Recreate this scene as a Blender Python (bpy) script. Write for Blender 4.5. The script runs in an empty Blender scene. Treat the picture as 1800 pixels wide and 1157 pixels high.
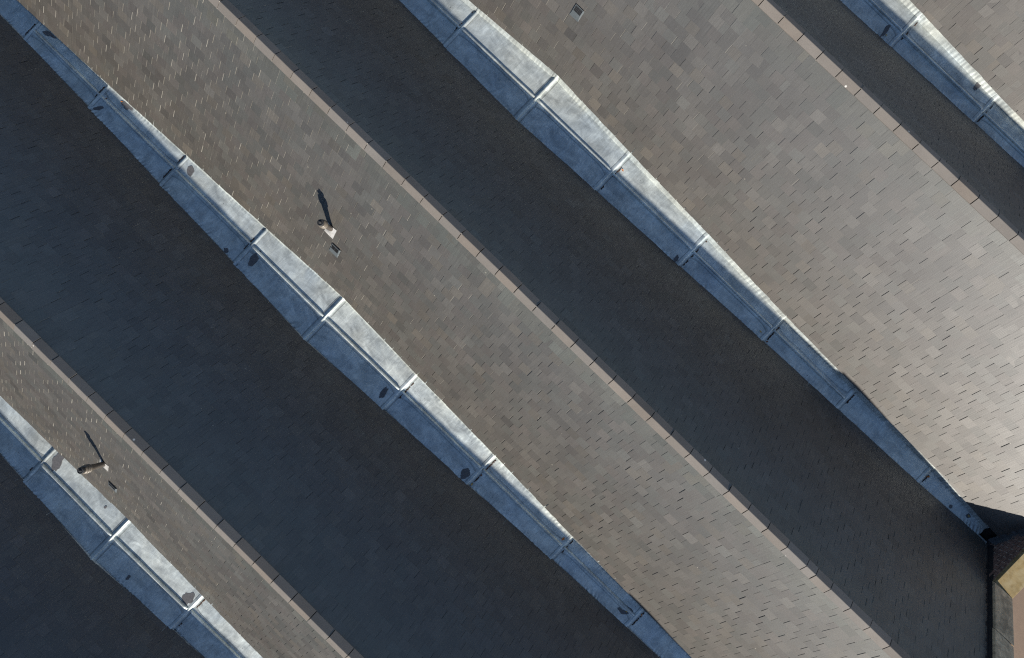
import bpy, math, random
import numpy as np
from mathutils import Matrix, Vector, noise

# ------------------------------------------------------------------ camera, sky, sun
sc = bpy.context.scene
COL = sc.collection
GZ = 9.0                                   # height of the ridges above the ground
R3 = np.array([[0.7192385650967312, -0.6942285066025036, 0.02725191916274474],
               [0.6944939399903128, 0.719498449706658, -0.0003849499286845536],
               [-0.019340470375018588, 0.019203163545973265, 0.9996285233603028]])
CAM = np.array([0.0, 0.0, 11.6463 + GZ])
cam = bpy.data.cameras.new('camera')
cam.sensor_fit = 'HORIZONTAL'
cam.sensor_width = 36.0
cam.lens = 24.0
cam.clip_start = 0.1
cam.clip_end = 2000
camo = bpy.data.objects.new('camera', cam)
COL.objects.link(camo)
mw = Matrix([list(R3[i]) + [CAM[i]] for i in range(3)] + [[0, 0, 0, 1]])
camo.matrix_world = mw
sc.camera = camo

SUN = Vector((1.35, -1.0, 0.854)).normalized()
ELEV = math.asin(SUN.z)
world = bpy.data.worlds.new("World")
sc.world = world
world.use_nodes = True
wn = world.node_tree.nodes
sky = wn.new('ShaderNodeTexSky')
sky.sky_type = 'NISHITA'
sky.sun_disc = False
sky.ozone_density = 2.4
sky.air_density = 1.0
sky.dust_density = 0.3
sky.sun_elevation = ELEV
sky.sun_rotation = math.atan2(SUN.x, SUN.y)
bg = wn['Background']
bg.inputs['Strength'].default_value = 0.080
world.node_tree.links.new(sky.outputs[0], bg.inputs['Color'])
sl = bpy.data.lights.new('sun', 'SUN')
sl.energy = 5.0
sl.angle = math.radians(0.53)
sl.color = (1.0, 0.925, 0.82)
so = bpy.data.objects.new('sun', sl)
COL.objects.link(so)
so.rotation_euler = SUN.to_track_quat('Z', 'Y').to_euler()
so.location = (20, -15, 30)
sc.view_settings.view_transform = 'Standard'
sc.view_settings.look = 'None'
sc.view_settings.exposure = 0.45
sc.view_settings.gamma = 1.0
sc.view_settings.use_curve_mapping = False
sc.cycles.use_denoising = False
sc.cycles.filter_width = 1.15

rng = np.random.default_rng(11)
random.seed(5)

# ------------------------------------------------------------------ constants of the roof
T = 1.0179
TH = math.atan(T)
CO, SI = math.cos(TH), math.sin(TH)
V0, W = 0.5746, 6.5001
U0, U1 = -17.0, 10.14                       # ends of the slating
UPK = -3.43                                 # high point of the gutters
WALLU = 10.2
OFFD = -0.062                               # deck surface below the ridge line
OFFS = -0.040                               # mean slate surface
GAUGE, SW, SLEN = 0.185, 0.25, 0.40
BAY = [0.0, 2.23, 4.63, 7.03, 9.2, 11.55, 13.62]
FLZ = [(-2.82, -2.86), (-2.91, -2.95), (-3.00, -3.045), (-3.095, -3.13), (-3.17, -3.20), (-3.24, -3.29)]
EAVE_U = [0.0, 2.23, 4.63, 7.03, 9.2, 11.55, 12.9, 13.9]
EAVE_W = [0.66, 0.56, 0.475, 0.375, 0.315, 0.26, 0.175, 0.14]
DV = 0.07


def half_w(u):
    return np.interp(np.abs(u - UPK), EAVE_U, EAVE_W)


def floor_z(a, i):
    l, h = BAY[i], BAY[i + 1]
    return FLZ[i][0] + (FLZ[i][1] - FLZ[i][0]) * (a - l) / (h - l)


# ------------------------------------------------------------------ materials
def mat(name):
    m = bpy.data.materials.new(name)
    m.use_nodes = True
    nt = m.node_tree
    b = nt.nodes['Principled BSDF']
    return m, nt, b


def nd(nt, typ, **kw):
    n = nt.nodes.new(typ)
    for k, v in kw.items():
        setattr(n, k, v)
    return n


def noise_tex(nt, vec, scale, detail=3.0, rough=0.55, distort=0.0):
    n = nd(nt, 'ShaderNodeTexNoise')
    n.inputs['Scale'].default_value = scale
    n.inputs['Detail'].default_value = detail
    n.inputs['Roughness'].default_value = rough
    n.inputs['Distortion'].default_value = distort
    if vec is not None:
        nt.links.new(vec, n.inputs['Vector'])
    return n.outputs['Fac']


def ramp(nt, fac, stops):
    r = nd(nt, 'ShaderNodeValToRGB')
    el = r.color_ramp.elements
    while len(el) < len(stops):
        el.new(0.5)
    for e, (p, c) in zip(el, stops):
        e.position = p
        e.color = (c, c, c, 1) if isinstance(c, (int, float)) else (*c, 1)
    nt.links.new(fac, r.inputs['Fac'])
    return r.outputs['Color']


def mixc(nt, typ, fac, a, b):
    n = nd(nt, 'ShaderNodeMix', data_type='RGBA', blend_type=typ)
    for sock, v in ((n.inputs[0], fac), (n.inputs[6], a), (n.inputs[7], b)):
        if hasattr(v, 'links') or isinstance(v, bpy.types.NodeSocket):
            nt.links.new(v, sock)
        elif isinstance(v, (int, float)):
            sock.default_value = v
        else:
            sock.default_value = (*v, 1)
    return n.outputs[2]


def mapping(nt, vec, scale):
    n = nd(nt, 'ShaderNodeVectorMath', operation='MULTIPLY')
    n.inputs[1].default_value = scale
    nt.links.new(vec, n.inputs[0])
    return n.outputs[0]


def bump(nt, b, height, strength, dist=0.01):
    n = nd(nt, 'ShaderNodeBump')
    n.inputs['Strength'].default_value = strength
    n.inputs['Distance'].default_value = dist
    nt.links.new(height, n.inputs['Height'])
    nt.links.new(n.outputs[0], b.inputs['Normal'])


def position(nt):
    return nd(nt, 'ShaderNodeNewGeometry').outputs['Position']


def slate_material(name, per_object):
    m, nt, b = mat(name)
    pos = position(nt)
    if per_object:
        tint = nd(nt, 'ShaderNodeObjectInfo').outputs['Color']
    else:
        a = nd(nt, 'ShaderNodeAttribute')
        a.attribute_name = 'tint'
        tint = a.outputs['Color']
    # riven grain runs up the slope
    st = noise_tex(nt, mapping(nt, pos, (62, 2.0, 2.0)), 1.0, 3.0, 0.6)
    patch = noise_tex(nt, pos, 2.2, 2.0, 0.5)
    c = mixc(nt, 'MULTIPLY', ramp(nt, patch, [(0.4, 0.35), (0.6, 1.0)]), tint, ramp(nt, st, [(0.25, 0.70), (0.5, 1.0), (0.75, 1.28)]))
    mo = noise_tex(nt, pos, 1.3, 4.0, 0.6)
    c = mixc(nt, 'MULTIPLY', 1.0, c, ramp(nt, mo, [(0.3, 0.86), (0.7, 1.13)]))
    fine = noise_tex(nt, pos, 60, 2.0, 0.6)
    c = mixc(nt, 'MULTIPLY', 1.0, c, ramp(nt, fine, [(0.3, 0.88), (0.7, 1.12)]))
    # scattered lichen specks
    v = nd(nt, 'ShaderNodeTexVoronoi')
    v.inputs['Scale'].default_value = 2.0
    nt.links.new(pos, v.inputs['Vector'])
    sp = ramp(nt, v.outputs['Distance'], [(0.014, 0.8), (0.032, 0.0)])
    c = mixc(nt, 'MIX', sp, c, (0.30, 0.28, 0.23))
    ed = nd(nt, 'ShaderNodeAttribute')
    ed.attribute_name = 'edge'
    c = mixc(nt, 'MIX', ed.outputs['Fac'], c, (0.235, 0.225, 0.195))
    nt.links.new(c, b.inputs['Base Color'])
    nt.links.new(ramp(nt, st, [(0.3, 0.54), (0.7, 0.47)]), b.inputs['Roughness'])
    b.inputs['Specular IOR Level'].default_value = 0.95
    b.inputs['IOR'].default_value = 1.56
    h = mixc(nt, 'MIX', 0.4, st, fine)
    bump(nt, b, h, 0.35, 0.004)
    return m


SLATE_O = slate_material('slate_single', True)
SLATE_F = slate_material('slate_field', False)


def lead_material(name, base=(0.63, 0.685, 0.675), metal=0.5, rough=0.46, dirt=1.0):
    m, nt, b = mat(name)
    pos = position(nt)
    cloud = noise_tex(nt, mapping(nt, pos, (1.0, 1.6, 1.6)), 2.4, 5.0, 0.62, 0.6)
    c = mixc(nt, 'MIX', ramp(nt, cloud, [(0.32, 0.0), (0.7, 1.0)]), tuple(x * 0.70 for x in base), tuple(min(1, x * 1.2) for x in base))
    streak = noise_tex(nt, mapping(nt, pos, (5.0, 1.2, 1.2)), 2.5, 4.0, 0.6, 1.2)
    c = mixc(nt, 'MULTIPLY', 1.0, c, ramp(nt, streak, [(0.3, 0.84), (0.55, 1.0), (0.75, 1.16)]))
    sp = noise_tex(nt, pos, 38, 3.0, 0.65)
    c = mixc(nt, 'MIX', ramp(nt, sp, [(0.68, 0.0), (0.8, 0.75)]), c, (0.13, 0.125, 0.12))
    w = noise_tex(nt, mapping(nt, pos, (1.3, 1.0, 1.0)), 0.9, 3.0, 0.5, 0.6)
    c = mixc(nt, 'MULTIPLY', 1.0, c, ramp(nt, w, [(0.3, (0.90, 0.93, 0.97)), (0.7, (1.05, 1.02, 0.97))]))
    # lighter on the crests of the dressed creases, darker in the hollows
    cr = nd(nt, 'ShaderNodeAttribute')
    cr.attribute_name = 'crease'
    ma = nd(nt, 'ShaderNodeMath', operation='MULTIPLY_ADD')
    nt.links.new(cr.outputs['Fac'], ma.inputs[0])
    ma.inputs[1].default_value = 0.34
    ma.inputs[2].default_value = 1.0
    vs_ = nd(nt, 'ShaderNodeVectorMath', operation='SCALE')
    nt.links.new(c, vs_.inputs[0])
    nt.links.new(ma.outputs[0], vs_.inputs['Scale'])
    c = vs_.outputs[0]
    nt.links.new(c, b.inputs['Base Color'])
    b.inputs['Metallic'].default_value = metal
    nt.links.new(ramp(nt, cloud, [(0.3, rough - 0.05), (0.7, rough + 0.14)]), b.inputs['Roughness'])
    h = mixc(nt, 'MIX', 0.35, streak, noise_tex(nt, pos, 14, 4.0, 0.6))
    bump(nt, b, h, 0.30, 0.012)
    return m


LEAD = lead_material('sheet_lead')
LEADW = lead_material('old_pale_lead', (0.55, 0.55, 0.54), 0.2, 0.5)
LEADD = lead_material('dark_lead', (0.16, 0.17, 0.18), 0.3, 0.45)


def plain(name, col, rough=0.7, var=0.15, scale=12, metal=0.0, spec=0.5, bmp=0.2, col2=None, scale2=3.0, t=(0.45, 0.65)):
    m, nt, b = mat(name)
    pos = position(nt)
    n = noise_tex(nt, pos, scale, 5.0, 0.6)
    c = mixc(nt, 'MULTIPLY', 1.0, col, ramp(nt, n, [(0.25, 1 - var), (0.75, 1 + var)]))
    if col2:
        n2 = noise_tex(nt, pos, scale2, 4.0, 0.6, 0.5)
        c = mixc(nt, 'MIX', ramp(nt, n2, [(t[0], 0.0), (t[1], 1.0)]), c, col2)
    nt.links.new(c, b.inputs['Base Color'])
    b.inputs['Roughness'].default_value = rough
    b.inputs['Metallic'].default_value = metal
    b.inputs['Specular IOR Level'].default_value = spec
    if bmp:
        bump(nt, b, n, bmp, 0.004)
    return m


def ridge_material():
    m, nt, b = mat('ridge_tile_clay')
    pos = position(nt)
    tint = nd(nt, 'ShaderNodeObjectInfo').outputs['Color']
    n = noise_tex(nt, pos, 55, 3.0, 0.7)
    c = mixc(nt, 'MULTIPLY', 1.0, tint, ramp(nt, n, [(0.25, 0.9), (0.75, 1.1)]))
    n2 = noise_tex(nt, pos, 2.6, 4.0, 0.6)
    c = mixc(nt, 'MULTIPLY', 1.0, c, ramp(nt, n2, [(0.3, 0.92), (0.7, 1.07)]))
    v = nd(nt, 'ShaderNodeTexVoronoi')
    v.inputs['Scale'].default_value = 2.6
    nt.links.new(pos, v.inputs['Vector'])
    c = mixc(nt, 'MIX', ramp(nt, v.outputs['Distance'], [(0.035, 1.0), (0.06, 0.0)]), c, (0.62, 0.6, 0.56))
    nt.links.new(c, b.inputs['Base Color'])
    b.inputs['Roughness'].default_value = 0.75
    b.inputs['Specular IOR Level'].default_value = 0.3
    bump(nt, b, n, 0.25, 0.002)
    return m


RIDGE = ridge_material()
DECK = plain('roof_underlay', (0.02, 0.019, 0.018), 0.9)
MORTAR_D = plain('dark_mortar', (0.045, 0.042, 0.04), 0.9, 0.4, 40)
MORTAR_L = plain('pale_mortar', (0.62, 0.58, 0.50), 0.9, 0.2, 40)
LEAD_SHADE = plain('lead_painted_shade', (0.022, 0.022, 0.024), 0.7)  # near black: deep shade at the wall foot put into the colour
BRICK_MORTAR = plain('brick_mortar', (0.60, 0.51, 0.43), 0.95, 0.25, 30)
BRICKM = plain('weathered_brick', (0.27, 0.165, 0.13), 0.9, 0.5, 16, col2=(0.12, 0.085, 0.075), scale2=5)
LICHEN = plain('yellow_lichen_stone', (0.26, 0.195, 0.09), 0.95, 0.28, 9, col2=(0.33, 0.275, 0.16), scale2=4.5, bmp=0.5)
STONE = plain('grey_weathered_stone', (0.68, 0.52, 0.33), 0.95, 0.45, 11, col2=(0.36, 0.28, 0.18), scale2=3.5, bmp=0.5)
PIPE = plain('pipe_grey_brown', (0.085, 0.072, 0.06), 0.5, 0.2, 30)
CAPM = plain('pipe_cap_dark', (0.035, 0.036, 0.038), 0.45, 0.2, 30)
COLLAR = plain('collar_brown_grey', (0.15, 0.128, 0.10), 0.45, 0.2, 30)
GRILLE = plain('vent_louvre_dark', (0.022, 0.024, 0.027), 0.5, 0.2, 30)
VFRAME = plain('vent_frame_grey', (0.095, 0.112, 0.122), 0.5, 0.12, 20)
WETM = plain('wet_lead_stain', (0.115, 0.115, 0.12), 0.45, 0.25, 30, spec=0.4, bmp=0.1)
DEBRIS = plain('moss_debris', (0.035, 0.026, 0.02), 0.95, 0.4, 60)
RUST = plain('rusty_debris', (0.11, 0.06, 0.04), 0.95, 0.4, 60)
WALLM = plain('outer_brick', (0.17, 0.10, 0.075), 0.9, 0.3, 8)
GROUND = plain('pink_paving', (0.19, 0.142, 0.107), 0.9, 0.10, 6, col2=(0.168, 0.124, 0.094), scale2=0.7)


# ------------------------------------------------------------------ object helpers
def mesh_obj(name, verts, faces, m, parent=None, smooth=False):
    me = bpy.data.meshes.new(name)
    me.from_pydata([tuple(map(float, v)) for v in verts], [], faces)
    me.materials.append(m)
    if smooth:
        me.polygons.foreach_set('use_smooth', [True] * len(me.polygons))
        me.update()
        me.set_sharp_from_angle(angle=math.radians(38))
    me.update()
    o = bpy.data.objects.new(name, me)
    COL.objects.link(o)
    if parent:
        o.parent = parent
    return o


def thing(name, label, cat, group=None):
    o = bpy.data.objects.new(name, None)
    COL.objects.link(o)
    o.empty_display_size = 0.1
    tag(o, label, cat, group)
    return o


def tag(o, label, cat, group=None):
    o['label'] = label
    o['category'] = cat
    if group:
        o['group'] = group


BOXF = [(0, 1, 2, 3), (7, 6, 5, 4), (0, 4, 5, 1), (1, 5, 6, 2), (2, 6, 7, 3), (3, 7, 4, 0)]


def box(x0, x1, y0, y1, z0, z1):
    return ([(x0, y0, z0), (x0, y1, z0), (x1, y1, z0), (x1, y0, z0), (x0, y0, z1), (x0, y1, z1), (x1, y1, z1), (x1, y0, z1)], BOXF)


def lathe(prof, seg=24):
    vs, fs = [], []
    for r, z in prof:
        for k in range(seg):
            a = 2 * math.pi * k / seg
            vs.append((r * math.cos(a), r * math.sin(a), z))
    n = len(prof)
    for i in range(n - 1):
        for k in range(seg):
            k2 = (k + 1) % seg
            fs.append((i * seg + k, i * seg + k2, (i + 1) * seg + k2, (i + 1) * seg + k))
    fs.append(tuple(range((n - 1) * seg, n * seg)))
    fs.append(tuple(reversed(range(seg))))
    return vs, fs


def grid_faces(nu, nv, off=0):
    return [(off + i * nv + j, off + (i + 1) * nv + j, off + (i + 1) * nv + j + 1, off + i * nv + j + 1) for i in range(nu - 1) for j in range(nv - 1)]


def project(P):
    """photo position (in 1800 x 1157 units) of world points, to find which slates show largest"""
    c = (np.asarray(P) - CAM) @ R3
    return np.stack([900 + 1200 * c[:, 0] / -c[:, 2], 578.5 - 1200 * c[:, 1] / -c[:, 2]], 1)


# ------------------------------------------------------------------ ground and hidden outer walls
g = mesh_obj('ground', [(-600, -600, 0), (600, -600, 0), (600, 600, 0), (-600, 600, 0)], [(0, 1, 2, 3)], GROUND)
g['kind'] = 'structure'

# ------------------------------------------------------------------ slating
PAL0 = np.array([(0.106, 0.101, 0.094), (0.098, 0.100, 0.094), (0.104, 0.094, 0.088), (0.120, 0.108, 0.092), (0.088, 0.084, 0.080), (0.128, 0.121, 0.112)])
PAL = 0.75 * (PAL0.mean(0) + 0.6 * (PAL0 - PAL0.mean(0)))
PW = np.array([0.34, 0.22, 0.18, 0.08, 0.12, 0.06])
# slates seen singly share these few meshes: x across, y tail (0) to head (1), z thickness
VAR = []
for k in range(6):
    j = rng.normal(0, 1, (8, 2)) * np.array([0.006, 0.006])
    v = np.array([(-.5, 0, 0), (.5, 0, 0), (.5, 1, 0), (-.5, 1, 0), (-.5, 0, 1), (.5, 0, 1), (.5, 1, 1), (-.5, 1, 1)], float)
    v[:, :2] += j
    VAR.append(v)
SF = [(4, 5, 6, 7), (0, 1, 5, 4), (1, 2, 6, 5), (3, 0, 4, 7)]
SMESH = []
for k, v in enumerate(VAR):
    me = bpy.data.meshes.new('slate')
    me.from_pydata([tuple(p) for p in v], [], SF)
    me.materials.append(SLATE_O)
    ea = me.attributes.new('edge', 'FLOAT', 'FACE')
    ea.data.foreach_set('value', [0.0, 0.85, 0.85, 0.85])
    SMESH.append(me)


def slates_for(k):
    """every slate of roof k: matrices, colours, clipped flag, visible size"""
    vr = V0 + k * W
    A, Cc, clip, area, var = [], [], [], [], []
    for sg in (1, -1):                      # +1 the sunlit slope (falls towards -v), -1 the shaded slope
        nvec = np.array([0, -sg * SI, CO])
        up = np.array([0, sg * CO, SI])
        nc = 26
        for c in range(nc):
            s_t = 0.105 + GAUGE * (c + 1)
            nrow = int((U1 - U0) / SW) + 2
            for i in range(nrow):
                uc = U0 + (i + (0.5 if c % 2 else 0.0)) * SW + 0.09 + rng.normal(0, 0.004)
                wd = SW - 0.0068 + rng.normal(0, 0.0025)
                if uc + wd / 2 > U1 or uc - wd / 2 < U0:
                    lo, hi = max(uc - wd / 2, U0), min(uc + wd / 2, U1)
                    if hi - lo < 0.03:
                        continue
                    uc, wd, cl = (lo + hi) / 2, hi - lo, True
                else:
                    cl = False
                # eave line of the gutter this slope drains to
                h = half_w(uc)
                d_e = W / 2 - (h + DV if sg == 1 else h - DV)
                s_e = d_e / CO + 0.03
                sj = s_t + rng.normal(0, 0.0025)
                if s_t - GAUGE > s_e - 0.006:
                    continue
                tail = sj
                ln = min(SLEN, sj - 0.012)
                if sj > s_e:
                    hl = half_w(uc - wd / 2)
                    hr = half_w(uc + wd / 2)
                    tail = s_e
                    ln = max(0.06, ln - (sj - s_e))
                    cl = True
                th = max(0.005, rng.normal(0.0086, 0.0021))
                lift = 0.016 + abs(rng.normal(0, 0.0014))
                roll = rng.normal(0, 0.008)
                yaw = rng.normal(0, 0.004)
                ex = np.array([1.0, 0, 0]) + nvec * roll + up * yaw
                ey = up * ln - nvec * lift - np.array([1.0, 0, 0]) * yaw * ln
                base = np.array([uc, vr - sg * tail * CO, OFFD - tail * SI + GZ]) + nvec * lift
                if cl and sj > s_e:          # cut along the gutter line
                    slope_e = (hr - hl) / wd
                    ex = ex + up * slope_e / CO
                A.append((ex * wd, ey, nvec * th, base))
                # colour: each slate its own shade, a little browner low on the slope where run-off stains them
                low = min(1.0, max(0.0, (tail - 1.6) / 2.2)) * 0.75 + rng.normal(0, 0.12)
                col = PAL[rng.choice(6, p=PW)] * math.exp(rng.normal(0, 0.085))
                low = min(1, max(0, low))
                col = col * np.array([0.985, 0.985, 0.955]) * (1 - low * np.array([0.00, 0.045, 0.10])) * (1 + 0.03 * low)
                if sg == 1 and c < 2:
                    col = col * np.array([0.97, 1.02, 1.0])
                Cc.append(col)
                clip.append(cl)
                ctr = base + ey * 0.22
                P = project([base - ex * wd / 2, base + ex * wd / 2, base + ex * wd / 2 + up * GAUGE, base - ex * wd / 2 + up * GAUGE])
                x, y = P[:, 0], P[:, 1]
                ar = 0.5 * abs(np.dot(x, np.roll(y, -1)) - np.dot(y, np.roll(x, -1)))
                facing = np.dot(nvec, CAM - ctr) > 0
                inside = (x.min() > 2 and x.max() < 1798 and y.min() > 2 and y.max() < 1155)
                area.append(ar if facing and inside else -1)
                var.append(rng.integers(0, 6))
    return A, np.array(Cc), clip, np.array(area), var


ROOF_LABEL = {
    -2: 'shaded slate slope filling the bottom left corner, below the lowest lead gutter',
    -1: 'slate gable roof at lower left whose thin sunlit slope borders the bottom left gutter',
    0: 'slate gable roof whose ridge runs through the very middle of the picture',
    1: 'slate gable roof with the widest, palest sunlit slope and its ridge at upper right',
    2: 'sunlit slate slope cut off in the top right corner, past the last lead gutter'}
RIDGE_PH = {-1: -6.5679, 0: -7.4815, 1: -0.6809, -2: 0.11, 2: 0.2}
PITCH_T = math.radians(34.5)


def ridge_joints(k):
    ph = RIDGE_PH[k]
    js = [ph + 0.45 * i for i in range(-60, 60)]
    if k == 0:
        js = [j for j in js if j < 6.03] + [6.235, 6.572] + [7.0222 + 0.45 * i for i in range(0, 12)]
    js = [j for j in js if U0 - 0.05 < j < WALLU - 0.05]
    return js + [WALLU - 0.01]


def ridge_mesh(L):
    # angle tile with a rounded top, thickness 18 mm
    n = 5
    prof = []
    w0, t0 = 0.149, 0.022
    for sgn in (-1, 1):
        pts = [(sgn * w0 * math.cos(PITCH_T), -w0 * math.sin(PITCH_T))]
        prof.append(pts)
    r = 0.014
    top = [prof[0][0]]
    for i in range(n):
        a = math.pi / 2 + (PITCH_T) * (1 - 2 * i / (n - 1))
        top.append((r * math.cos(a), -r / math.cos(PITCH_T) + r * math.sin(a)))
    top.append(prof[1][0])
    bot = [(x, z - t0 / math.cos(PITCH_T)) for x, z in (top[0], (0, 0), top[-1])]
    bot[0] = (top[0][0] + 0.004, bot[0][1] + 0.006)
    bot[2] = (top[-1][0] - 0.004, bot[2][1] + 0.006)
    loop = top + [bot[2], bot[1], bot[0]]
    m = len(loop)
    vs = [(x, p[0], p[1]) for x in (-L / 2, L / 2) for p in loop]
    fs = [(i, m + i, m + (i + 1) % m, (i + 1) % m) for i in range(m)]
    fs += [tuple(range(m)), tuple(reversed(range(m, 2 * m)))]
    return vs, fs


RM = {}


def ridge_data(L):
    key = round(L, 3)
    if key not in RM:
        vs, fs = ridge_mesh(key)
        me = bpy.data.meshes.new('ridge_tile')
        me.from_pydata(vs, [], fs)
        me.materials.append(RIDGE)
        RM[key] = me
    return RM[key]


def link(name, me, parent):
    o = bpy.data.objects.new(name, me)
    COL.objects.link(o)
    o.parent = parent
    return o


for k in range(-2, 3):
    vr = V0 + k * W
    root = thing('slate_roof', ROOF_LABEL[k], 'roof', 'parallel slate gable roofs')
    # solid deck under the slates
    hw = W / 2
    zt, zb = OFFD - 0.115 + GZ, OFFD - 0.115 - T * hw + GZ
    vs = [(u, v, z) for u in (U0, WALLU - 0.002) for v, z in ((vr, zt), (vr + hw, zb), (vr + hw, zb - 0.3), (vr - hw, zb - 0.3), (vr - hw, zb))]
    fs = [(0, 1, 2, 3, 4), (9, 8, 7, 6, 5), (0, 5, 6, 1), (1, 6, 7, 2), (2, 7, 8, 3), (3, 8, 9, 4), (4, 9, 5, 0)]
    mesh_obj('roof_deck', vs, fs, DECK, root)
    A, Cc, clip, area, var = slates_for(k)
    ok = area.copy()
    ok[np.array(clip)] = -1
    order = np.argsort(-ok)
    single = set(int(i) for i in order[:300] if ok[i] > 0)
    V, F, TI = [], [], []
    n = 0
    for i, (ex, ey, ez, b) in enumerate(A):
        if i in single:
            o = link('slate', SMESH[var[i]], root)
            o.matrix_local = Matrix([[ex[r], ey[r], ez[r], b[r]] for r in range(3)] + [[0, 0, 0, 1]])
            o.color = (*Cc[i], 1)
            continue
        V.append(VAR[var[i]] @ np.stack([ex, ey, ez]) + b)
        F += [tuple(q + n for q in f) for f in SF]
        TI.append(np.repeat(np.append(Cc[i], 1.0)[None], 4, 0))
        n += 8
    f = mesh_obj('slate_field', np.concatenate(V), F, SLATE_F, root)
    f['kind'] = 'stuff'
    at = f.data.attributes.new('tint', 'FLOAT_COLOR', 'FACE')
    at.data.foreach_set('color', np.concatenate(TI).astype(np.float32).ravel())
    ea = f.data.attributes.new('edge', 'FLOAT', 'FACE')
    ea.data.foreach_set('value', np.tile(np.array([0.0, 0.85, 0.85, 0.85], np.float32), len(TI)))
    # ridge: bedding, tiles and pale mortar left at the joints
    bd = [(u, vr + y, GZ + z) for u in (U0, WALLU - 0.02) for y, z in ((-0.098, -0.125), (0, -0.034), (0.098, -0.125), (0, -0.16))]
    mesh_obj('ridge_bedding', bd, [(0, 4, 5, 1), (1, 5, 6, 2), (2, 6, 7, 3), (3, 7, 4, 0), (0, 1, 2, 3), (7, 6, 5, 4)], MORTAR_D, root)
    js = ridge_joints(k)
    mv, mf = [], []
    for a, b_ in zip(js[:-1], js[1:]):
        gap = 0.015
        o = link('ridge_tile', ridge_data(b_ - a - gap), root)
        o.location = ((a + b_) / 2, vr + rng.normal(0, 0.0015), GZ + rng.normal(0, 0.0015))
        o.rotation_euler = (rng.normal(0, 0.006), rng.normal(0, 0.003), rng.normal(0, 0.003))
        t_ = math.exp(rng.normal(0, 0.045))
        w_ = rng.normal(0, 0.02)
        o.color = (0.176 * t_ * (1 + w_), 0.159 * t_, 0.143 * t_ * (1 - w_), 1)
        spots = [(-0.115, 0.7)] if rng.random() < 0.45 else []
        if rng.random() < 0.5:
            spots.append((0.0, 1.0))
        for y, sz in spots:
            y += rng.normal(0, 0.006)
            r = 0.009 * sz * rng.uniform(0.6, 1.2)
            z = -abs(y) * math.tan(PITCH_T) + 0.0
            nn = len(mv)
            for dx, dy, dz in ((-r, 0, -.012), (r * .8, r * .3, -.012), (0, -r * 1.4, -.014), (0, r * 1.4, -.012), (0, 0, 0.005)):
                mv.append((b_ + dx * .7, vr + y + dy, GZ + z + dz))
            mf += [(nn, nn + 2, nn + 4), (nn + 2, nn + 1, nn + 4), (nn + 1, nn + 3, nn + 4), (nn + 3, nn, nn + 4)]
    mo = mesh_obj('mortar_crumb', mv, mf, MORTAR_L, root)
    mo['kind'] = 'stuff'

# ------------------------------------------------------------------ lead gutters
GUT_LABEL = {
    0: 'stepped lead valley gutter in the bottom left corner, overhung by a vent pipe tip',
    1: 'longest stepped lead gutter, running from the top left corner to the bottom edge',
    2: 'stepped lead gutter ending at the square outlet hole by the brick parapet',
    3: 'short stretch of stepped lead valley gutter crossing the top right corner'}
ROLL = {0: 0.10, 1: 0.09, 2: 0.06, 3: 0.02}


def n1(x, s=0.0):
    return noise.noise((x, s * 7.3 + 1.7, s * 3.1))


def section(gi, u, zf):
    """floor corners and the ends of the turned-up edges, as (offset from the valley line, height)"""
    h = float(half_w(u))
    lay = OFFD + 0.005                       # the sheet lies this far below the ridge line, just over the deck
    hw = W / 2 + (zf - lay) / T              # where the flat floor meets the slopes
    up_p, lo_p = max(h + DV, hw) + 0.10, -max(h - DV, hw) - 0.08
    return (lo_p, lay - T * (W / 2 + lo_p)), (-hw, zf), (max(hw, h + DV - 0.085), zf), (up_p, lay - T * (W / 2 - up_p))


CREASE = []


def lead_sheet(V, F, root, name='lead_sheet'):
    o = mesh_obj(name, V, F, LEAD, root, True)
    at = o.data.attributes.new('crease', 'FLOAT', 'POINT')
    at.data.foreach_set('value', np.array(CREASE, np.float32))


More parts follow.
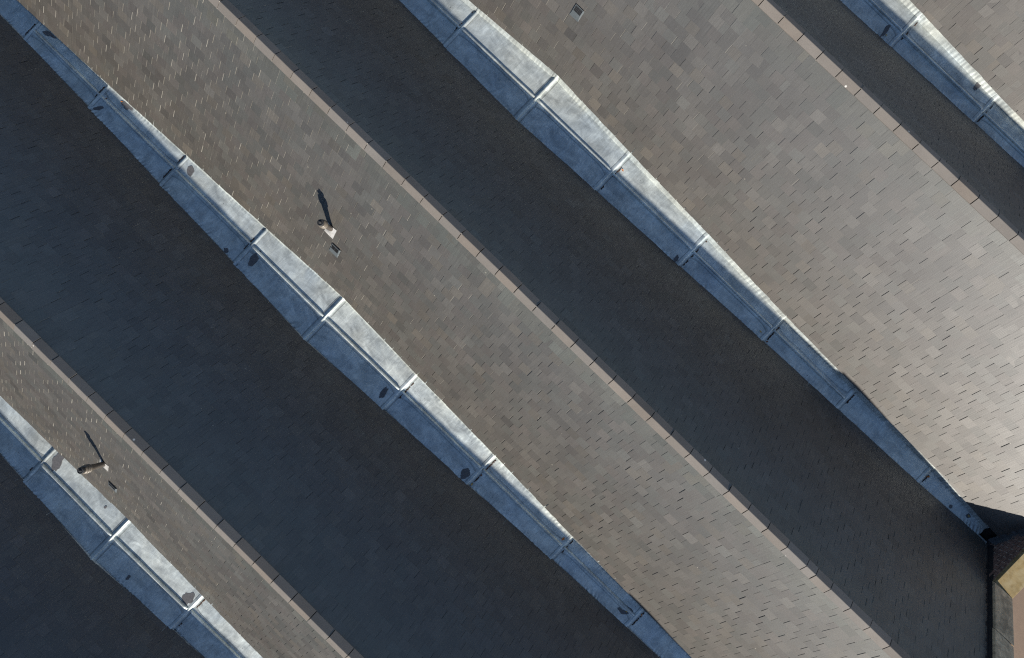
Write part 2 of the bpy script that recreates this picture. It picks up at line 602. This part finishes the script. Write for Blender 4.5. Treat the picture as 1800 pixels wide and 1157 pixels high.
def sheet(gi, sgn, bay, v_from, v_to, side, seed):
    """one lead sheet; side -1 shaded half, +1 sunlit half, 0 whole width"""
    vm = V0 + (gi - 1.5) * W
    l, h = BAY[bay], BAY[bay + 1]
    if sgn > 0 and bay == 5:
        h = 13.31
    na = int((h - l) / 0.022)
    V = []
    CREASE.clear()
    nrow = None
    for i in range(na + 1):
        a = l + (h - l) * i / na
        u = UPK + sgn * a
        zf = floor_z(a, bay)
        lp, lc, uc, up = section(gi, u, zf)
        pts = []
        if side <= 0:
            end = ROLL[gi] if side == -1 else uc[0]
            for t in np.linspace(0, 1, 6)[:-1]:
                pts.append((lp[0] + (lc[0] - lp[0]) * t, lp[1] + (lc[1] - lp[1]) * t, (1 - t)))
            for t in np.linspace(0, 1, 11):
                pts.append((lc[0] + (end - lc[0]) * t, zf, 0))
        if side >= 0:
            st = ROLL[gi] if side == 1 else None
            if st is not None:
                for t in np.linspace(0, 1, 11):
                    pts.append((st + (uc[0] - st) * t, zf, 0))
            for t in np.linspace(0, 1, 7)[1:]:
                pts.append((uc[0] + (up[0] - uc[0]) * t, uc[1] + (up[1] - uc[1]) * t, t))
        nrow = len(pts)
        for dv, z, e in pts:
            amp = max(0.0, 0.45 + 1.1 * n1(u * 8.5, seed + 6))
            dlo, dup = abs(dv + float(half_w(u)) - DV - 0.06), abs(dv - uc[0] - 0.03)
            env_l = amp * math.exp(-(dlo / (0.055 + 0.03 * amp)) ** 2) if side <= 0 else 0
            env_u = math.exp(-(dup / 0.055) ** 2) if side >= 0 else 0
            cu = u + 0.55 * (dv - lc[0]) * (1 if sgn > 0 else -1) + 0.03 * n1(u * 6, seed)
            wl = (0.75 + 0.8 * n1(u * 1.7, seed + 1))
            wu = (0.55 + 1.1 * n1(u * 2.6, seed + 2))
            rp = math.sin(2 * math.pi * cu / 0.092 + 4.5 * n1(u * 4.1, seed + 3))
            rp = math.copysign(abs(rp) ** 0.8, rp)
            rq = math.sin(2 * math.pi * (u - 0.2 * dv) / 0.095 + 4.0 * n1(u * 4.3, seed + 4))
            CREASE.append(env_l * max(0, wl) * rp + 0.45 * env_u * max(0, wu) * rq)
            dz = 0.014 * env_l * max(0, wl) * rp + 0.0065 * env_u * max(0, wu) * rq
            dz += 0.0035 * noise.noise((u * 2.6, dv * 4.5, seed)) + 0.0014 * noise.noise((u * 9, dv * 13, seed))
            if 0 < e < 1:
                dz *= 1.0
            if e >= 1:
                dz = 0
            V.append((u, vm + dv, GZ + z + dz))
    F = grid_faces(na + 1, nrow)
    if sgn < 0:
        F = [tuple(reversed(f)) for f in F]
    return V, F


def strip(gi, sgn, prof, bay_h, bay_l, a0, roll_pt=None):
    """cross member laid over the floor from edge to edge; prof = (distance along gutter, height over the upper floor)"""
    vm = V0 + (gi - 1.5) * W
    zf = FLZ[bay_h][1] if bay_h is not None else FLZ[0][0]
    V = []
    nv = None
    for da, dz in prof:
        a = a0 + da
        u = UPK + sgn * a
        lp, lc, uc, up = section(gi, u, zf)
        row = []
        h = float(half_w(u))
        st = -h + DV + 0.004
        if st < lc[0]:
            row.append((st, zf + (lc[0] - st) * T))
        for t in np.linspace(0, 1, 13):
            c_ = max(st, lc[0])
            row.append((c_ + (uc[0] - c_) * t, zf))
        if st >= lc[0]:
            row.insert(0, (st - 0.001, zf))
        for t in (0.25, 0.5, 0.85):
            row.append((uc[0] + (up[0] - uc[0]) * t, zf + (up[1] - zf) * t))
        nv = len(row)
        for j, (dv, z) in enumerate(row):
            fade = min(1.0, max(0.0, (dv - st) / 0.05)) * min(1.0, max(0.0, (h + DV - 0.005 - dv) / 0.07))
            V.append((u + 0.004 * noise.noise((dv * 9, gi, a0)), vm + dv, GZ + z + (dz * fade if dz > 0 else dz) + 0.002 * noise.noise((dv * 8, gi + 3, a0 + da))))
    CREASE.clear()
    for q in range(len(prof)):
        CREASE.extend([-1.6 if q in (0, 1, len(prof) - 1, len(prof) - 2) else 0.35] * nv)
    F = grid_faces(len(prof), nv)
    if sgn < 0:
        F = [tuple(reversed(f)) for f in F]
    return V, F


def center_roll(gi, sgn, bay):
    vm = V0 + (gi - 1.5) * W
    l, h = BAY[bay] + 0.045, BAY[bay + 1] - 0.03
    prof = [(-.085, -.004), (-.083, .0045), (-.045, .006), (-.031, .010), (-.025, .034), (-.018, .051), (0, .059), (.018, .051), (.025, .034), (.029, .008), (.036, .005), (.038, -.004)]
    if bay >= 1 and (bay + gi) % 2:
        prof = [(-y, z) for y, z in reversed(prof)]
    V = []
    na = 40
    for i in range(na + 1):
        a = l + (h - l) * i / na
        u = UPK + sgn * a
        zf = floor_z(a, bay)
        de = min(a - l, h - a)
        flare = 0.07 * math.exp(-(de / 0.13) ** 1.5)
        endz = min(1.0, 0.25 + (de / 0.05)) if a > (l + h) / 2 else min(1, 0.6 + de / 0.06)
        wob = 0.006 * n1(u * 1.3, gi + bay)
        for y, z in prof:
            yy = y
            if abs(y) > 0.06:
                yy = y * (1 + flare / abs(y)) + 0.008 * n1(u * 2.2, gi + 9)
            zz = z if z < 0.012 else 0.010 + (z - 0.010) * endz
            V.append((u, vm + ROLL[gi] + wob + yy, GZ + zf + zz + 0.001))
    CREASE.clear()
    for i in range(na + 1):
        CREASE.extend([-1.2 if q in (0, 1, len(prof) - 1, len(prof) - 2) else 0.3 for q in range(len(prof))])
    F = grid_faces(na + 1, len(prof))
    n_ = len(prof)
    F += [tuple(range(n_)), tuple(range(na * n_, (na + 1) * n_))]
    if sgn < 0:
        F = [tuple(reversed(f)) for f in F]
    return V, F


def blob(cx, cy, z, rx, ry, rot, seed, n=22):
    vs = [(cx, cy, z)]
    for k in range(n):
        a = 2 * math.pi * k / n
        r = 1 + 0.5 * noise.noise((math.cos(a) * 1.3, math.sin(a) * 1.3, seed)) + 0.24 * noise.noise((math.cos(a) * 4, math.sin(a) * 4, seed + 5))
        x, y = rx * r * math.cos(a), ry * r * math.sin(a)
        vs.append((cx + x * math.cos(rot) - y * math.sin(rot), cy + x * math.sin(rot) + y * math.cos(rot), z))
    return vs, [(0, k + 1, (k + 1) % n + 1) for k in range(n)]


def bay_of(u):
    a = abs(u - UPK)
    for i in range(6):
        if a <= BAY[i + 1]:
            return i, a
    return 5, BAY[6]


def floor_at(u):
    i, a = bay_of(u)
    return floor_z(a, i)


STAINS = {1: [(-12.30, .26, .17, .05, .35), (-10.28, -.13, .10, .05, .9), (-9.86, .36, .15, .09, .1), (-5.42, -.08, .085, .17, .15), (-7.80, .30, .09, .10, .7),
              (-6.01, -.38, .05, .055, 0), (-1.42, -.20, .06, .15, .1), (1.02, -.22, .085, .13, .0), (5.52, .04, .15, .09, .5), (5.55, .40, .09, .07, .2)],
          0: [(-5.42, .36, .12, .20, .3), (-1.38, .27, .13, .15, .2), (-4.0, .42, .03, .035, 0), (-2.6, -.3, .035, .06, 0)],
          2: [(1.08, -.30, .045, .08, .2), (9.43, .10, .055, .045, 0), (9.02, -.02, .035, .035, 0)],
          3: [(0.92, -.20, .045, .15, .15), (3.15, .33, .055, .12, .1)]}

for gi in range(4):
    vm = V0 + (gi - 1.5) * W
    root = thing('lead_gutter', GUT_LABEL[gi], 'gutter', 'lead valley gutters between the roofs')
    for sgn in (1, -1):
        for bay in range(6):
            if bay < 4:
                for side in (-1, 1):
                    V, F = sheet(gi, sgn, bay, None, None, side, gi * 17 + bay * 3 + sgn + side * 0.5 + 30)
                    lead_sheet(V, F, root)
                V, F = center_roll(gi, sgn, bay)
                lead_sheet(V, F, root, 'center_roll')
            else:
                V, F = sheet(gi, sgn, bay, None, None, 0, gi * 17 + bay * 3 + sgn + 50)
                lead_sheet(V, F, root)
            if bay < 5:
                drop = FLZ[bay][1] - FLZ[bay + 1][0]
                prof = [(-.06, -.003), (-.058, .004), (-.035, .006), (-.022, .010), (-.008, .014), (.010, .013), (.020, .006), (.024, -.006), (.026, -drop + .010), (.034, -drop + .006), (.085, -drop + .005), (.087, -drop - .004)]
                V, F = strip(gi, sgn, prof, bay, bay + 1, BAY[bay + 1])
                lead_sheet(V, F, root, 'drip_step')
    prof = [(-.105, -.004), (-.103, .005), (-.05, .006), (-.032, .010), (-.025, .034), (-.018, .051), (0, .058), (.018, .051), (.025, .034), (.031, .010), (.05, .006), (.095, .005), (.097, -.004)]
    V, F = strip(gi, 1, prof, None, 0, 0.0)
    lead_sheet(V, F, root, 'cross_roll')
    # outlet at the parapet end
    zb = FLZ[5][1] + GZ
    c_ = vm + DV + 0.03
    x0, x1, y0, y1 = UPK + 13.30, WALLU - 0.02, c_ - 0.125, c_ + 0.125
    vs = [(x0, y0, zb), (x1, y0, zb), (x1, y1, zb), (x0, y1, zb), (x0, y0, zb - .30), (x1, y0, zb - .30), (x1, y1, zb - .30), (x0, y1, zb - .30)]
    vs += [(x0, y0 - .22, zb + .10), (x1, y0 - .22, zb + .10), (x1, y1 + .25, zb + .13), (x0, y1 + .25, zb + .13)]
    fs = [(4, 5, 6, 7), (0, 1, 5, 4), (1, 2, 6, 5), (2, 3, 7, 6), (3, 0, 4, 7), (0, 8, 9, 1), (2, 10, 11, 3)]
    hop = mesh_obj('outlet_sump', vs, fs, LEADD, root)
    hop.data.materials.append(LEAD)
    for p in hop.data.polygons:
        if p.index >= 5:
            p.material_index = 1
    # stains
    for q, (u, dv, rx, ry, rot) in enumerate(STAINS.get(gi, [])):
        vs, fs = blob(u, vm + dv, GZ + floor_at(u) + 0.0065, rx, ry, rot, q * 3.3 + gi * 9)
        mesh_obj('stain', vs, fs, WETM, root)
    # silt and moss lodged against the steps
    dv_, df, mi = [], [], []
    r_ = np.random.default_rng(gi + 40)
    for sgn in (1, -1):
        for bay in range(5):
            u = UPK + sgn * (BAY[bay + 1] + 0.085)
            z = GZ + FLZ[bay + 1][0] + 0.004
            h = float(half_w(u))
            nseg = r_.integers(2, 5)
            for s in range(nseg):
                c0 = vm + DV + r_.uniform(-h + .1, h - .12)
                ln = r_.uniform(.05, .34)
                for q in range(int(ln * 190)):
                    y = c0 + r_.uniform(0, ln)
                    if not (vm + DV - h + .06 < y < vm + DV + h - .12):
                        continue
                    x = u + sgn * abs(r_.normal(0, .010))
                    s_ = r_.uniform(.005, .014)
                    n0 = len(dv_)
                    for k in range(5):
                        an = 2 * math.pi * k / 5 + r_.uniform(0, 1)
                        dv_.append((x + s_ * math.cos(an), y + s_ * 1.4 * math.sin(an), z))
                    dv_.append((x, y, z + s_ * 0.9))
                    for k in range(5):
                        df.append((n0 + k, n0 + (k + 1) % 5, n0 + 5))
                        mi.append(1 if r_.random() < 0.45 else 0)
            for q in range(26):                      # grit scattered over the sheet
                uu = u + sgn * r_.uniform(0, 2.0)
                y = vm + DV + r_.uniform(-h + .16, h - .2)
                if abs(y - vm - ROLL[gi]) < .1:
                    continue
                s_ = r_.uniform(.0025, .007)
                zz = GZ + floor_at(uu) + .003
                n0 = len(dv_)
                for k in range(5):
                    an = 2 * math.pi * k / 5 + r_.uniform(0, 1)
                    dv_.append((uu + s_ * math.cos(an), y + s_ * math.sin(an), zz))
                dv_.append((uu, y, zz + s_ * 0.7))
                for k in range(5):
                    df.append((n0 + k, n0 + (k + 1) % 5, n0 + 5))
                    mi.append(0)
    de = mesh_obj('silt', dv_, df, DEBRIS, root)
    de.data.materials.append(RUST)
    de.data.polygons.foreach_set('material_index', mi)
    de['kind'] = 'stuff'


# ------------------------------------------------------------------ gable parapet at the far end
def slope_z(v):
    d = np.abs(((v - V0 + W / 2) % W) - W / 2)
    return OFFS - T * d


FLAT = -2.40


def cop_z(v):
    return max(float(slope_z(v)) + 0.21, FLAT)


wall = thing('parapet_wall', 'brick gable parapet with stone coping at the lower right edge, spanning the gutter end', 'wall')
vlo, vhi = V0 - 2.5 * W, V0 + 2.5 * W
vd = (OFFS + 0.21 - FLAT) / T               # distance from a ridge where the coping turns flat
brk = []
for k in range(-2, 3):
    vr = V0 + k * W
    brk += [vr - W / 2, vr - vd, vr, vr + vd]
brk.append(vhi)
CT = 0.085
top = [(v, cop_z(v) - CT) for v in brk]
X0, X1 = WALLU, WALLU + 0.40
n = len(top)
vs = [(x, v, z + GZ) for x in (X0 + 0.012, X1) for v, z in top] + [(x, v, 0.0) for x in (X0 + 0.012, X1) for v in (vlo, vhi)]
fs = [tuple(range(n)) + (2 * n + 1, 2 * n), tuple(reversed(range(n, 2 * n))) + (2 * n + 2, 2 * n + 3)]
fs += [(i, n + i, n + i + 1, i + 1) for i in range(n - 1)]
mesh_obj('wall_core', vs, fs, BRICK_MORTAR, wall)
# coping stones
CX0, CX1 = WALLU - 0.022, WALLU + 0.455


def coping(v0, v1, m, tilt=0.0):
    g_ = 0.004
    a, b = v0 + g_, v1 - g_
    za, zb_ = cop_z(v0 + 1e-6), cop_z(v1 - 1e-6)
    e = 0.012
    V = []
    for x, dz in ((CX0, -CT), (CX0, -e), (CX0 + e, 0), (CX1 - e, 0), (CX1, -e), (CX1, -CT)):
        for v, z in ((a, za), (b, zb_)):
            V.append((x, v, GZ + z + dz + tilt))
    F = [(2 * i, 2 * i + 2, 2 * i + 3, 2 * i + 1) for i in range(5)] + [(10, 0, 1, 11), (0, 2, 4, 6, 8, 10), (11, 9, 7, 5, 3, 1)]
    return mesh_obj('coping_stone', V, F, m, wall)


for k in range(-2, 3):
    vr = V0 + k * W
    segs = []
    q = vd
    cuts = [0.0, 0.95, 1.7, vd] if True else []
    for a, b in zip(cuts[:-1], cuts[1:]):
        coping(vr + a, vr + b, STONE, rng.normal(0, 0.003))
        coping(vr - b, vr - a, STONE, rng.normal(0, 0.003))
    if k < 2:
        m_ = vr + W / 2
        half = W / 2 - vd
        c1 = coping(m_ - half, m_ + 0.12, LICHEN, 0.004)
        c2 = coping(m_ + 0.12, m_ + half, LICHEN, 0.002)
# bricks of the face above the gutter that ends in view
vmid = V0 + W / 2
cz = -3.60
row = 0
bm_ = {}
while cz < FLAT - CT:
    v = vmid - 1.6 + (0.1125 if row % 2 else 0)
    while v < vmid + 2.0:
        zc = cz + 0.0325
        if float(slope_z(v + .1)) - 0.12 < zc and zc + 0.0325 < cop_z(v + .1) - CT + 0.02 and zc + .0325 < min(cop_z(v), cop_z(v + .215)) - CT + .03:
            key = 0
            if key not in bm_:
                a_, f_ = box(-0.055, 0.055, -0.103, 0.103, -0.0295, 0.0295)
                me = bpy.data.meshes.new('brick')
                me.from_pydata(a_, [], f_)
                me.materials.append(BRICKM)
                bm_[key] = me
            o = link('brick', bm_[key], wall)
            o.location = (X0 + 0.055 + rng.normal(0, 0.003), v + 0.1075, GZ + zc)
            o.rotation_euler = (rng.normal(0, .006), 0, rng.normal(0, .012))
        v += 0.225
    cz += 0.075
    row += 1
# lead flashing dressed against the wall foot
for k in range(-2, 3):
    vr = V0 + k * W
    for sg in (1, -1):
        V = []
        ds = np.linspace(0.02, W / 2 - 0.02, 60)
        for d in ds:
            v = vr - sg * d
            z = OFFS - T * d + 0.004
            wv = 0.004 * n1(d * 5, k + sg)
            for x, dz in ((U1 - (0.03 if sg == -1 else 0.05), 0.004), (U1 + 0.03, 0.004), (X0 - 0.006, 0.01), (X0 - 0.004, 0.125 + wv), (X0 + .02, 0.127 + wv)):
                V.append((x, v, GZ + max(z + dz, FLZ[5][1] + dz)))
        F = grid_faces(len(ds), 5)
        mesh_obj('lead_flashing', V, F, LEAD_SHADE if sg == -1 else LEADD, wall, True)  # flashing on the shaded slopes has its shade painted in

# outer walls that carry the roofs
ow = thing('outer_wall', 'plain brick outer walls standing under the slate roofs', 'wall')
for nm, bx in (('wall_side', (U0 + .2, X0 - .01, vlo - .1, vlo + .25, 0, 5.2)), ('wall_side', (U0 + .2, X0 - .01, vhi - .25, vhi + .1, 0, 5.2)), ('wall_end', (U0 - .1, U0 + .19, vlo, vhi, 0, 5.2))):
    V, F = box(*bx)
    mesh_obj(nm, V, F, WALLM, ow)


# ------------------------------------------------------------------ vent pipes
def vent_pipe(base, label, h):
    root = thing('vent_pipe', label, 'vent pipe', 'vent pipes on the sunlit slopes')
    root.location = (base[0], base[1], base[2] + GZ)
    p, f = lathe([(.052, -.25), (.052, .30), (.058, .36), (.064, .50)])
    mesh_obj('pipe', p, f, PIPE, root, True)
    p, f = lathe([(.066, .495), (.082, .505), (.084, .530), (.072, .540), (.072, .552), (.086, .560), (.086, .588), (.074, .598), (.074, .610), (.082, .618), (.080, .645), (.062, .66)])
    mesh_obj('collar', p, f, COLLAR, root)
    p, f = lathe([(.050, .655), (.050, .70), (.063, .706), (.064, .735), (.060, .748), (.050, .752), (.050, .742), (.030, .742), (.026, h - .02), (.012, h + .01)])
    mesh_obj('cap', p, f, CAPM, root)
    # lead slate round the foot, lying on the slope
    V = []
    nu, ns = 11, 9
    for i in range(nu):
        for j in range(ns):
            x = -.12 + .24 * i / (nu - 1)
            s = -.10 + .27 * j / (ns - 1)
            e = 0.022 + .003 * noise.noise((x * 14, s * 14, base[0])) + 0.045 * math.exp(-((x / .07) ** 2 + (s / .09) ** 2))
            V.append((x, -s * CO - SI * e, -s * SI + CO * e))
    F = [tuple(reversed(q)) for q in grid_faces(nu, ns)]
    mesh_obj('lead_slate', V, F, LEADW, root, True)
    return root


vent_pipe((-4.2906, -1.0478, -1.700), 'dark vent pipe with ribbed collar on the slope of the middle roof, among slates', 0.80)
vent_pipe((-4.2344, -7.3704, -1.5208), 'dark vent pipe at lower left whose capped tip reaches over the pale lead gutter', 0.78)


# ------------------------------------------------------------------ small slate vents
def slate_vent(u, k, s, label, w=0.20, hgt=0.17):
    vr = V0 + k * W
    root = thing('slate_vent', label, 'roof vent', 'small louvred vents set in the slates')
    P = Vector((u, vr - s * CO, OFFS - s * SI + GZ))
    root.matrix_world = Matrix([[1, 0, 0, P.x], [0, CO, -SI, P.y], [0, SI, CO, P.z], [0, 0, 0, 1]])
    # local: x along the ridge, y up the slope, z off the slates
    V = [(-w / 2 - .02, -hgt / 2 - .07, .014), (w / 2 + .02, -hgt / 2 - .07, .014), (w / 2 + .02, hgt / 2, .012), (-w / 2 - .02, hgt / 2, .012),
         (-w / 2, -hgt / 2, .030), (w / 2, -hgt / 2, .030), (w / 2, hgt / 2 + .01, .042), (-w / 2, hgt / 2 + .01, .042),
         (-w / 2 + .012, -hgt / 2 + .055, .034), (w / 2 - .012, -hgt / 2 + .055, .034), (w / 2 - .012, hgt / 2 - .004, .041), (-w / 2 + .012, hgt / 2 - .004, .041)]
    F = [(0, 1, 5, 4), (1, 2, 6, 5), (2, 3, 7, 6), (3, 0, 4, 7), (4, 5, 9, 8), (5, 6, 10, 9), (6, 7, 11, 10), (7, 4, 8, 11)]
    mesh_obj('frame', V, F, VFRAME, root)
    x0, x1, y0, y1 = -w / 2 + .012, w / 2 - .012, -hgt / 2 + .055, hgt / 2 - .004
    mesh_obj('opening', [(x0, y0, .020), (x1, y0, .020), (x1, y1, .024), (x0, y1, .024)], [(0, 1, 2, 3)], GRILLE, root)
    for q in range(4):
        y = y0 + (y1 - y0) * (q + .5) / 4
        V, F = box(x0, x1, y - .006, y + .006, .024, .033)
        mesh_obj('louvre', V, F, CAPM, root)
    V, F = box(-.005, .005, y0, y1, .027, .036)
    mesh_obj('louvre', V, F, CAPM, root)
    return root


slate_vent(-4.03, 0, 2.67, 'small dark louvred vent just below the vent pipe of the middle roof')
slate_vent(-3.78, 1, 2.36, 'small dark louvred vent alone near the top edge on the widest pale slope')
slate_vent(-3.95, -1, 2.72, 'thin looking louvred vent close to the vent pipe at lower left')

# ------------------------------------------------------------------ fallen leaves
LEAFM = {n_: plain(n_, c_, 0.8, 0.25, 60) for n_, c_ in (('leaf_orange', (0.55, 0.19, 0.04)), ('leaf_yellow', (0.55, 0.36, 0.09)), ('leaf_brown', (0.22, 0.09, 0.04)))}
LEAVES = [(1, -10.0, .33, 'leaf_orange', .020, 'orange leaf lying in a grey stain near the upper left end of the gutter'),
          (1, -10.30, .15, 'leaf_brown', .018, 'brown orange leaf against the step just above left of the first vent pipe'),
          (1, 1.29, -.30, 'leaf_yellow', .026, 'yellow leaf beside the big round dark stain under the gutter step'),
          (1, 1.30, -.02, 'leaf_brown', .022, 'rusty leaf at the end of the lead roll, near the round dark stain'),
          (1, 3.50, .22, 'leaf_orange', .036, 'largest orange red leaf, on a gutter step at the edge of the ridge shadow'),
          (1, 5.86, .20, 'leaf_orange', .026, 'orange leaf on the lowest step of the long gutter, close to the bottom edge'),
          (1, 5.56, .03, 'leaf_yellow', .018, 'yellow leaf lying in the dark patch just above the lowest gutter step'),
          (2, -1.05, .26, 'leaf_orange', .026, 'salmon orange leaf on the bright lead below the step at upper middle'),
          (2, 3.46, -.17, 'leaf_yellow', .022, 'yellow leaf in the blue shade half of the gutter in the middle right'),
          (2, 3.72, -.22, 'leaf_brown', .024, 'brown leaf lodged under the shaded step in the middle right'),
          (3, 0.99, -.27, 'leaf_yellow', .020, 'yellow leaf by the dark stain in the top right gutter'),
          (2, 8.22, .10, 'leaf_orange', .032, 'orange leaf in the narrow lower end of the gutter near the parapet'),
          (2, 9.43, .10, 'leaf_yellow', .022, 'tan leaf in a small dark puddle just short of the outlet hole')]
for q, (gi, u, dv, m_, s, lab) in enumerate(LEAVES):
    vm = V0 + (gi - 1.5) * W
    a = random.uniform(0, 6.28)
    pts = [(-1, 0, .1), (-.4, .42, .25), (.3, .48, .2), (1.15, 0, .35), (.3, -.45, .3), (-.4, -.4, .15), (0, 0, 0)]
    s *= 1.25
    V = [(u + s * (x * math.cos(a) - y * math.sin(a)), vm + dv + s * (x * math.sin(a) + y * math.cos(a)), GZ + floor_at(u) + .011 + s * z) for x, y, z in pts]
    o = mesh_obj('fallen_leaf', V, [(k, (k + 1) % 6, 6) for k in range(6)], LEAFM[m_])
    tag(o, lab, 'leaf', 'fallen leaves in the gutters')
